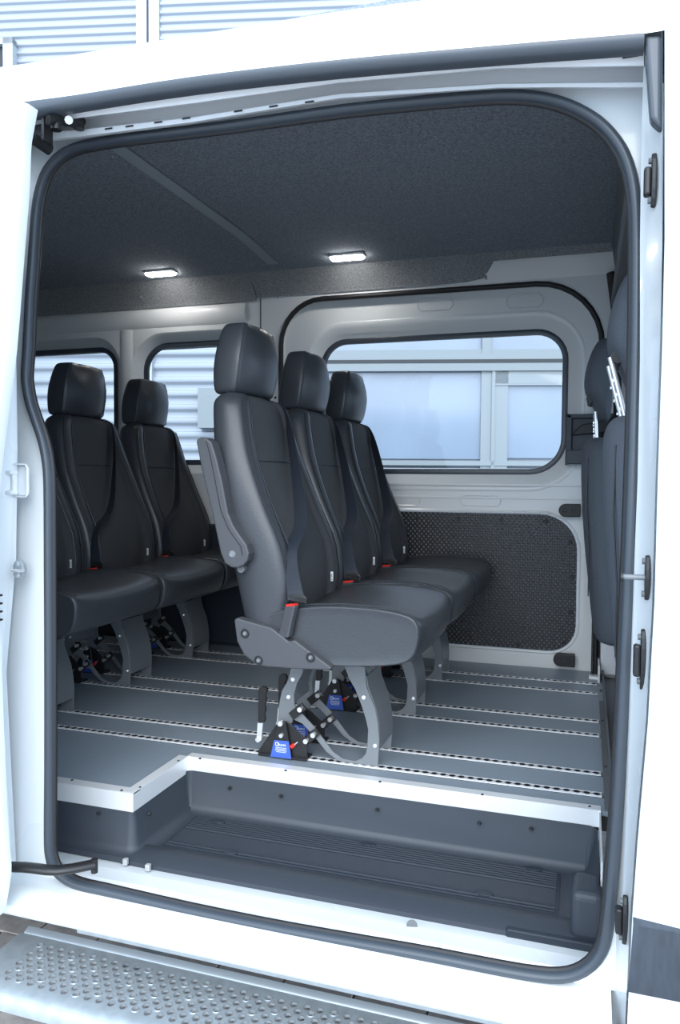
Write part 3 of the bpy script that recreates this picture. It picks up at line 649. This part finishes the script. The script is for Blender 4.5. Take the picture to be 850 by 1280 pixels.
pxbox('sill_band', 335, 900, 575, 584, .02, .09, M['framegrey']); pxbox('sill_band', 335, 900, 584, 640, .02, .06, M['frame'])
pxbox('base_panel', 335, 900, 640, 760, .02, .05, M['clad'])
# ================================================================ ceiling lamps
for k, (u, v, lb) in enumerate(((201, 338, 'lit slim ceiling lamp nearer the rear of the cabin'), (434, 320.5, 'lit slim ceiling lamp above the row of three near seats'))):
    c = oy(u, v, 3.235); c.z = 1.797
    L = root('ceiling_lamp', (c.x, 3.235, 1.803), lb, 'lamp', 'cabin ceiling lamps')
    def slab(hx, hy, z0, z1): return MB().prism([V(c.x+sx*(hx-e*.010), 3.235+sy*(hy-(.008 if not e else 0)), z0) for sx, sy, e in ((-1,-1,0),(-1,-1,1),(1,-1,1),(1,-1,0),(1,1,0),(1,1,1),(-1,1,1),(-1,1,0))], (0, 0, z1-z0))
    slab(.078, .030, 1.797, 1.806).build('lamp_body', M['white'], L)
    slab(.072, .025, 1.789, 1.797).build('lens', M['led'], L)
# ================================================================ passenger seats
SY = 2.145; SX = -.75; seat_loc = V(SX, SY, 0)
REAR = [(.40, -.160), (.444, -.168), (.553, -.193), (.819, -.259), (1.041, -.288), (1.09, -.285)]
SEAM = [(.40, -.050), (.431, -.037), (.518, -.021), (.626, -.037), (.755, -.097), (.907, -.156), (1.067, -.193), (1.09, -.20)]
HW = [(.40, .235), (.45, .236), (.6, .238), (.75, .236), (.86, .228), (.95, .208), (1.03, .190), (1.055, .178), (1.07, .155), (1.078, .12)]
def interp(t, x): return float(np.interp(x, [a for a, _ in t], [b for _, b in t]))
def back_ring(z, shrink=0):
    r = interp(REAR, z)+shrink; s = interp(SEAM, z)-shrink; w = interp(HW, z)
    dep = .020*min(1, max(0, (1.0-z)/.2)); wi = w*.66
    half = [(r-.006, 0), (r-.004, .5*w), (r+.006, .86*w), (r+.03, w*.985), ((r+s)/2, w+.004), (s-.028, w+.002), (s-.006, w-.004), (s+.006, w-.014), (s+.014, w-.034), (s+.010, w-.058), (s-.002-dep*.3, wi), (s+.001-dep*.3, wi-.02), (s+.010-dep*.2, wi*.5), (s+.014-dep*.2, 0)]
    pts = [V(SX+x, SY-y, z) for x, y in half] + [V(SX+x, SY+y, z) for x, y in half[-2:0:-1]]
    return pts
NB = 26
def make_seat(first):
    t = root('passenger_seat', seat_loc)
    # backrest
    b = MB(); zs = [.405, .42, .46, .52, .58, .64, .70, .76, .82, .88, .94, .99, 1.03, 1.052]
    rings = [back_ring(z) for z in zs]
    r1 = back_ring(1.068, .014); r2 = back_ring(1.076, .035)
    rings += [r1, r2]
    r0 = back_ring(.40, .03); rings = [r0]+rings
    b.loft(rings, mif=lambda k, i: 1 if 9 <= i <= 16 else 0)
    bk_ = b.build('backrest', [M['leather'], M['fabric']], t, sub=1, smooth=True)
    def line(idx, z0, z1, off=.001, r=.0016, n=18, nm='seam', m=None):
        path = []
        for k in range(n+1):
            z = z0+(z1-z0)*k/n; R_ = back_ring(z); p = R_[idx]; c = V(SX+.5*(interp(REAR, z)+interp(SEAM, z)), SY, z); d = (p-c).normalized(); path.append(p+d*off)
        return MB().tube(path, r, 6).build(nm, m or M['piping'], bk_, smooth=True)
    for idx in (7, 19): line(idx, .44, 1.05, .0005, .0022)
    line(9, .46, 1.03, -.002, .0022, m=M['leather'], nm='piping'); line(17, .46, 1.03, -.002, .0022, m=M['leather'], nm='piping')
    line(10, .46, .80, -.001, .0014); line(16, .46, .80, -.001, .0014)
    z = .874; R_ = back_ring(z); b = MB().tube([R_[i]+V(.0005, 0, 0) for i in range(10, 17)], .0018, 6); b.build('seam', M['piping'], bk_, smooth=True)
    # white maker's tag in the far bolster seam
    z = .515; p = back_ring(z)[16]+V(.008, 0, 0)
    tg = MB().box((p.x-.002, p.y-.001, z-.015), (p.x+.006, p.y+.001, z+.015)).build('fabric_tag', M['white'], t)
    lettering('BORR', .0085, V(p.x+.0045, p.y-.0014, z-.013), (0, 0, 1), (-1, 0, 0), M['belt'], tg)
    # headrest
    b = MB(); hr = []
    for z, r, s, f, w in ((1.070, -.284, -.236, -.200, .112), (1.071, -.298, -.226, -.190, .126), (1.086, -.304, -.214, -.178, .134), (1.15, -.303, -.204, -.164, .137), (1.19, -.298, -.200, -.163, .134), (1.245, -.289, -.199, -.174, .119), (1.274, -.282, -.202, -.188, .106), (1.281, -.270, -.212, -.204, .090)):
        h = [(r, 0), (r, .5*w), (r+.003, .85*w), (r+.014, w), (s-.016, w+.001), (s-.003, w-.002), (s+.005, w-.010), (f-.012, .66*w), (f-.002, .33*w), (f, 0)]
        hr.append([V(SX+x, SY-y, z) for x, y in h]+[V(SX+x, SY+y, z) for x, y in h[-2:0:-1]])
    b.loft(hr, mif=lambda k, i: 1 if 5 <= i <= 11 else 0); hd = b.build('headrest', [M['leather'], M['leather']], t, sub=2, smooth=True)
    for idx in (5, 13): MB().tube([r_[idx]*1 for r_ in hr[1:-1]], .0022, 6).build('piping', M['leather'], hd, smooth=True)
    MB().tube([V(SX-.29, SY-.095, 1.103), V(SX-.285, SY-.116, 1.106), V(SX-.235, SY-.117, 1.106)], .0014, 6).build('seam', M['piping'], hd, smooth=True)
    for s in (-1, 1): MB().cyl(V(SX-.245, SY+s*.06, 1.06), V(SX-.245, SY+s*.06, 1.10), .006, 10).build('headrest_post', M['bracket'], t)
    # cushion : side profile lofted across the width
    pr = [(-.12, .40), (-.09, .45), (-.03, .470), (.05, .484), (.14, .490), (.24, .488), (.32, .480), (.355, .468), (.366, .44), (.362, .40), (.350, .362), (.32, .345), (.22, .333), (.10, .325), (.0, .325), (-.06, .345), (-.10, .37)]
    c = V(.13, 0, .405); rg = []
    for yy, k, cr in ((-.234, .86, 0), (-.2385, .93, 0), (-.238, .975, 0), (-.233, 1.0, 0), (-.225, 1.0, .003), (-.20, .99, -.004), (-.12, .985, -.012), (0, .985, -.014), (.12, .985, -.012), (.20, .99, -.004), (.225, 1, .003), (.233, 1, 0), (.238, .975, 0), (.2385, .93, 0), (.234, .86, 0)):
        ring = []
        for x, z in pr:
            xx = c.x+(x-c.x)*(1-(1-k)*.35); zz = c.z+(z-c.z)*k
            fr_ = -.022*max(0, (abs(yy)-.15)/.10)**2 if x > .3 else 0
            ring.append(V(SX+xx+fr_, SY+yy, zz+(cr if z > .43 else 0)))
        rg.append(ring)
    b = MB().loft(rg, mif=lambda k, i: 1 if (5 <= k <= 8 and 1 <= i <= 6) else 0); cu = b.build('cushion', [M['leather'], M['leather']], t, sub=1, smooth=True)
    MB().tube([rg[4][i]+V(0, 0, .0005) for i in range(2, 8)], .002, 6).build('piping', M['leather'], cu, smooth=True)
    MB().tube([rg[10][i]+V(0, 0, .0005) for i in range(2, 8)], .002, 6).build('piping', M['leather'], cu, smooth=True)
    # seat belt from the far shoulder down to the buckle at the near hip
    PX = [oy(363, 690, 1.94)+V(0, 0, 0), oy(368, 735, 1.905), oy(370, 747, 1.895)]
    P = catmull([V(-.965, 2.300, 1.066), V(-.935, 2.29, 1.045), V(-.902, 2.26, .98), V(-.842, 2.17, .84), V(-.782, 2.055, .70)]+PX, 4); n = len(P); rg2 = []
    for i, p in enumerate(P):
        wd = .0215+.003*i/n; d = (P[min(i+1, n-1)]-P[max(i-1, 0)]).normalized(); f_ = i/n; side = V(.45+.6*f_, -.9+.75*f_, 0); side = (side-d*side.dot(d)).normalized(); nn = d.cross(side)*.0012
        rg2.append([p-side*wd-nn, p+side*wd-nn, p+side*wd+nn, p-side*wd+nn])
    bl = MB().loft(rg2).build('seat_belt', M['belt'], t, smooth=True, angle=50)
    e = P[-1]
    tgm = MB().prism([e+V(-.022, 0, .006), e+V(.020, -.002, .010), e+V(.032, -.004, .0), e+V(.030, -.004, -.016), e+V(.016, -.002, -.012), e+V(-.018, 0, -.010)], (.001, .006, 0)).build('belt_tongue', M['bracket'], bl, bevel=.002)
    q0 = oy(365, 757, 1.893); q1 = oy(356, 797, 1.893)
    bkx = V(.95, -.3, .15).normalized()*.018; bky = V(.3, .95, 0).normalized()*.010
    b = MB().loft([[q+bkx*k+bky*k, q+bkx*k-bky*k, q-bkx*k-bky*k, q-bkx*k+bky*k] for q, k in ((q0, 1), (q0+(q1-q0)*.5, .98), (q1, 1.05))]); bu = b.build('buckle', M['cover'], t, bevel=.004, segs=3)
    MB().loft([[q+bkx*.82+bky*.8, q+bkx*.82-bky*.8, q-bkx*.82-bky*.8, q-bkx*.82+bky*.8] for q in (q0+V(0, 0, -.001), q0+V(0, 0, .005))]).build('red_button', M['red'], bu)
    if first: side_parts(t)
    legs(t)
    return t
def px_poly(pts, y): return [oy(u, v, y) for u, v in pts]
def side_parts(t):
    pts = [(292.4,775.3),(294,773.6),(297,773),(338,784.7),(341.8,787),(360.6,802),(367.6,800),(414.7,835),(412,838),(371,836.5),(336,834),(322,832),(305,819),(296,802)]
    b = MB().prism(px_poly(pts, 1.880), (0, .035, 0)); sc = b.build('side_cover', M['cover'], t, bevel=.004, segs=3)
    for u, v in ((306, 792), (323, 825.6), (388, 822)):
        p = oy(u, v, 1.879); b = MB(); b.tube([p+V(.0105*math.cos(a), 0, .0105*math.sin(a)) for a in [i*math.pi/8 for i in range(16)]], .0026, 6, True); b.build('bolt_rim', M['piping'], sc, smooth=True)
        b = MB(); screw(b, p, (0, -1, 0), .006, .003); b.build('bolt', M['steel'], sc)
    arm = [(245,552),(246.5,548),(251,546.5),(257,547),(264,552),(270,571),(277,600),(285,642),(292,658),(300,670),(308,681),(311,692),(309,701),(304,707),(297,710),(289,709.5),(281,704.5),(275.5,692),(265,642),(256,605),(250,578)]
    b = MB().prism(px_poly(arm, 1.868), (0, .045, 0)); ar = b.build('armrest', M['cover'], t, bevel=.006, segs=3)
    ridge = [(258,552),(262,566),(268,596),(276,638),(286,662),(301,683),(303,694)]
    MB().tube([oy(u, v, 1.8675) for u, v in ridge], .0013, 6).build('seam', M['piping'], ar, smooth=True)
    p = oy(290, 693, 1.868); MB().cyl(p, p+V(0, -.004, 0), .0105, 18, .007).build('pivot_cap', M['steel'], ar, smooth=True, angle=30)
    p = oy(301, 711, 1.89); MB().cyl(p, p+V(0, .02, 0), .011, 16).build('stop_bolt', M['galvrim'], t)
LY = 2.09
def legs(t):
    lg = {}
    pil = [(289.5,756),(379.6,838),(380,838),(372,852),(368,867),(368,880),(370,887),(364.5,904),(347,904),(348,882),(353,861),(362,849),(364.5,838)]
    pil = [(364,832),(380,832),(378,842),(371,855),(367.5,868),(368,881),(371,888),(378,893),(392,908),(404,924),(416,940),(428,948.5),(443,951.5),(452,948),(457,942),(459,932),
           (460,912),(457,899),(451,880),(444,862),(436,848),(430,832),(456,832),(458,858),(463,871),(469,886),(472.5,905),(474,925),(473,945),(472,961),(462,959.5),(440,956.5),(422,951),(408,940),(392,920),(378,905),(366,899),(364,906),(347,906),(348,884),(352,864),(360,850)]
    for k, dy in enumerate((0, .155)):
        P = [p+V(0, dy, 0) for p in px_poly(pil, LY)]
        P = [V(p.x, p.y, min(p.z, .335)) for p in P]
        b = MB().prism(P, (0, .006, 0)); fr = b.build('leg_frame', M['steel'], t, bevel=.0012, segs=1)
        for u, v in ((366.5, 849), (361, 871), (455, 871.5), (469, 932)):
            p = oy(u, v, LY)+V(0, dy, 0); b = MB().cyl(p, p+V(0, -.005, 0), .0062, 8).cyl(p+V(0, -.005, 0), p+V(0, -.009, 0), .0035, 8); b.build('bolt', M['chrome'], fr)
        # black clamp bracket on the rail
        dx = 0
        w1 = px_poly([(323,944),(323,938),(344,908),(347,902),(358,902),(384,925),(384,950)], LY-.022); w1 = [p+V(0, dy, 0) for p in w1]
        br = MB().prism(w1, (0, .004, 0)).build('rail_clamp', M['bracket'], t, bevel=.0012, segs=1)
        f1 = [p+V(0, dy, 0) for p in px_poly([(346.8,904.5),(349,901.5),(355,901.5),(357.5,904.5),(364.8,950),(337.5,946.5)], LY-.034)]
        pl = MB().prism(f1, (0, .004, 0)).build('clamp_plate', M['bracket'], br, bevel=.0012, segs=1)
        l1 = [p+V(0, dy-.0008, 0) for p in px_poly([(342.8,925),(361,926.6),(364.2,948.8),(338,945.7)], LY-.034)]
        MB().prism(l1, (0, .0006, 0)).build('blue_label', M['blue'], br)
        o_ = l1[0]+V(.0035, -.0006, -.0150); tx, tz = (1, 0, 0), (0, 0, 1)
        cc = o_+V(.0058, 0, .0045)
        MB().tube([cc+V(.0048*math.cos(a), 0, .0052*math.sin(a)) for a in [i*math.pi/7 for i in range(14)]], .0011, 5, True).build('emblem', M['white'], br)
        lettering('kami', .0125, o_+V(.0105, 0, .0), tx, tz, M['white'], br)
        bb = MB()
        for q, (a0, a1) in enumerate(((.001, .036), (.001, .035), (-.001, .036), (.004, .034))):
            bb.box((o_.x+a0, o_.y, o_.z-.0062-q*.0042), (o_.x+a1, o_.y+.0004, o_.z-.0050-q*.0042))
        bb.build('small_print', M['white'], br)
        MB().box((w1[0].x+.002, LY-.03+dy, .002), (w1[-1].x, LY+.020+dy, .010)).build('base_foot', M['bracket'], br, bevel=.001, segs=1)
        for u, v, r in ((351, 904, .0085), (352, 919, .0065)):
            p = oy(u, v, LY-.034)+V(0, dy, 0); MB().cyl(p+V(0, .004, 0), p+V(0, -.008, 0), r, 14, r*.9).build('bolt', M['chrome'], br, smooth=True, angle=40)
        for uv0, uv1 in (((383.3, 925.5), (392.4, 918)), ((367, 893), (376, 886))):
            a, c = oy(*uv0, LY-.012)+V(0, dy, 0), oy(*uv1, LY-.012)+V(0, dy, 0); d = (c-a).normalized(); s = V(-d.z, 0, d.x)*.012
            lk = MB().prism([a-d*.012-s, c+d*.012-s, c+d*.012+s, a-d*.012+s], (0, .008, 0)).build('link_plate', M['bracket'], br, bevel=.002)
            for p in ((a, c) if uv0[0] > 370 else (c,)): MB().cyl(p, p+V(0, -.012, 0), .0072, 12).build('bolt', M['chrome'], br, smooth=True, angle=40)
        a, c = oy(362, 905, LY-.01)+V(0, dy, 0), oy(383, 930, LY-.01)+V(0, dy, 0); MB().tube([a, c], .005, 6).build('release_rod', M['bracket'], br)
        p = oy(366.5, 932, LY-.03)+V(0, dy, 0); MB().tube([p+V(.014, 0, .012), p], .002, 6).build('pin', M['chrome'], br); MB().tube([p+V(.003, 0, .003), p+V(-.003, 0, -.002), p+V(-.006, 0, -.005)], .006, 8).build('red_knob', M['red'], br, smooth=True)
        # release lever with wavy grip
        g = [(322.2,904),(322.5,866),(323.5,861),(327,858),(332,859),(334,863),(331.5,870),(333,876),(330.5,881),(332,888),(330,893),(331.5,899),(329.5,904)]
        g = [p+V(0, dy, 0) for p in px_poly(g, LY-.05)]; lv = MB().prism(g, (0, .012, 0)).build('lever_grip', M['bracket'], t, bevel=.002, segs=1)
        s_ = [p+V(0, dy, 0) for p in px_poly([(322, 903), (328.5, 903), (326.5, 926), (320.5, 926)], LY-.047)]; MB().prism(s_, (0, .005, 0)).build('lever_strap', M['chrome'], lv)
        p = oy(322, 925, LY-.05)+V(0, dy, 0); MB().cyl(p, p+V(0, .03, 0), .0075, 12).build('bolt', M['chrome'], lv)
    # front panel between the legs, following their front edge
    e = px_poly([(458,846),(460,860),(465,873),(470,888),(473,905),(474,925),(473.5,938)], LY); th = V(.003, 0, 0)
    MB().loft([[p+V(0, .006, 0), p+V(0, .155, 0), p+V(-.003, .155, 0), p+V(-.003, .006, 0)] for p in e]).build('front_panel', M['steel'], t, smooth=True, angle=40)
    # under-cushion frame and rear cross panel
    MB().box((SX-.09, SY-.17, .315), (SX+.20, SY+.17, .335)).build('seat_frame', M['bracket'], t, bevel=.003)
    e = px_poly([(376, 846), (370, 857), (367, 870), (368, 881)], LY)
    MB().loft([[p+V(-.01, .006, 0), p+V(-.01, .155, 0), p+V(-.013, .155, 0), p+V(-.013, .006, 0)] for p in e]).build('rear_panel', M['steel'], t, smooth=True, angle=40)
seat0 = make_seat(True)
def dup(o, parent=None, skip=(), dl_=None):
    c = o.copy(); COL.objects.link(c)
    if parent: c.parent = parent
    for ch in o.children:
        nm = ch.name.split('.')[0]
        if nm in skip: continue
        q = dup(ch, c, (), dl_)
        if dl_ and nm in dl_: q.location = q.location+Vector(dl_[nm])
    return c
LEG = {n: (-.165, 0, 0) for n in ('leg_frame', 'rail_clamp', 'lever_grip', 'front_panel', 'seat_frame', 'rear_panel')}
LEG['cushion'] = (-.05, 0, 0)
specs = [(0, 0, 'grey passenger seat nearest the open door, with folded armrest and side cover'),
 (0, 1, 'grey passenger seat in the middle of the front row of three'),
 (0, 2, 'grey passenger seat of the front row nearest the big far window'),
 (1, 0, 'dark passenger seat of the rear row, half hidden behind the door edge at left'),
 (1, 1, 'dark passenger seat in the middle of the rear row, whole back showing'),
 (1, 2, 'dark passenger seat of the rear row on the window side, behind the armrest seat')]
for r, k, lb in specs:
    if (r, k) == (0, 0): s_ = seat0
    else: s_ = dup(seat0, skip=('side_cover', 'armrest', 'stop_bolt'), dl_=LEG if r else None)
    s_.location = seat_loc+V(-.987*r, .504*k, 0)
    tag(s_, lb, 'seat', 'black and grey passenger seats on floor rails')
# ================================================================ cab seats (seen from behind, right of the opening)
def cab_seat(yc, x0, lb, near=True):
    loc = V(x0, yc, -.012); t = root('cab_seat', loc, lb, 'seat', 'front cab seats seen from behind')
    b = MB(); rg = []
    for z, r, f, w in ((.28, .06, .20, .20), (.30, .045, .22, .23), (.45, .03, .22, .245), (.60, .012, .20, .245), (.75, .0, .17, .24), (.90, -.006, .13, .22), (.95, .0, .11, .19), (.975, .02, .09, .15)):
        h = [(r, 0), (r+.002, .5*w), (r+.012, .8*w), (r+.04, w), ((r+f)/2, w*1.02), (f-.02, w), (f, .8*w), (f-.02, .5*w), (f-.02, 0)]
        rg.append([V(x0+x, yc-y, z) for x, y in h]+[V(x0+x, yc+y, z) for x, y in h[-2:0:-1]])
    bk_ = MB().loft(rg).build('backrest', M['cabfab'], t, sub=2, smooth=True)
    MB().tube([V(x0+.028, yc-.218, z)+V(-.0, 0, 0) for z in (.45, .6)]+[V(x0+.018, yc-.21, .75), V(x0+.02, yc-.19, .9)], .002, 6).build('seam', M['piping'], bk_, smooth=True)
    hr = []
    for z, r, f, w in ((1.03, .045, .07, .07), (1.04, .035, .08, .10), (1.09, .02, .085, .125), (1.13, -.012, .085, .133), (1.20, -.01, .08, .135), (1.28, .015, .08, .12), (1.315, .04, .075, .08)):
        h = [(r, 0), (r+.002, .5*w), (r+.01, .85*w), (r+.035, w), (f-.02, w), (f, .7*w), (f, 0)]
        hr.append([V(x0+x+.01, yc-y, z) for x, y in h]+[V(x0+x+.01, yc+y, z) for x, y in h[-2:0:-1]])
    hd = MB().loft(hr).build('headrest', M['cabfab'], t, sub=2, smooth=True)
    MB().tube([V(x0+.025, yc-.08, 1.105), V(x0+.025, yc, 1.10), V(x0+.025, yc+.08, 1.105)], .016, 8).build('headrest_recess', M['black'], hd, smooth=True)
    for s in (-1, 1):
        p0, p1 = V(x0+.045, yc+s*.07, .96), (V(x0+.008, yc+s*.07, 1.105) if near else V(x0+.04, yc+s*.07, 1.06))
        ps = MB().tube([p0, p1], .006, 10).build('headrest_post', M['chrome'], t, smooth=True)
        b = MB()
        for k in range(3): q = p0+(p1-p0)*(.2+.22*k); b.box((q.x-.009, q.y-.003, q.z-.004), (q.x-.004, q.y+.003, q.z+.002))
        b.build('post_notch', M['chrome'], ps)
    b = MB(); b.box((x0+.16, yc-.24, .30), (x0+.65, yc+.24, .42)); b.build('cushion', M['cabfab'], t, bevel=.04, segs=3)
    MB().box((x0+.18, yc-.2, -.012), (x0+.6, yc+.2, .30)).build('seat_base', M['plastic'], t, bevel=.02)
    return t
cab_seat(1.93, .035, 'blue grey cab seat just inside the right edge of the door opening')
cab_seat(2.82, -.020, 'darker cab seat on the far side, partly hidden behind the nearer cab seat', False)
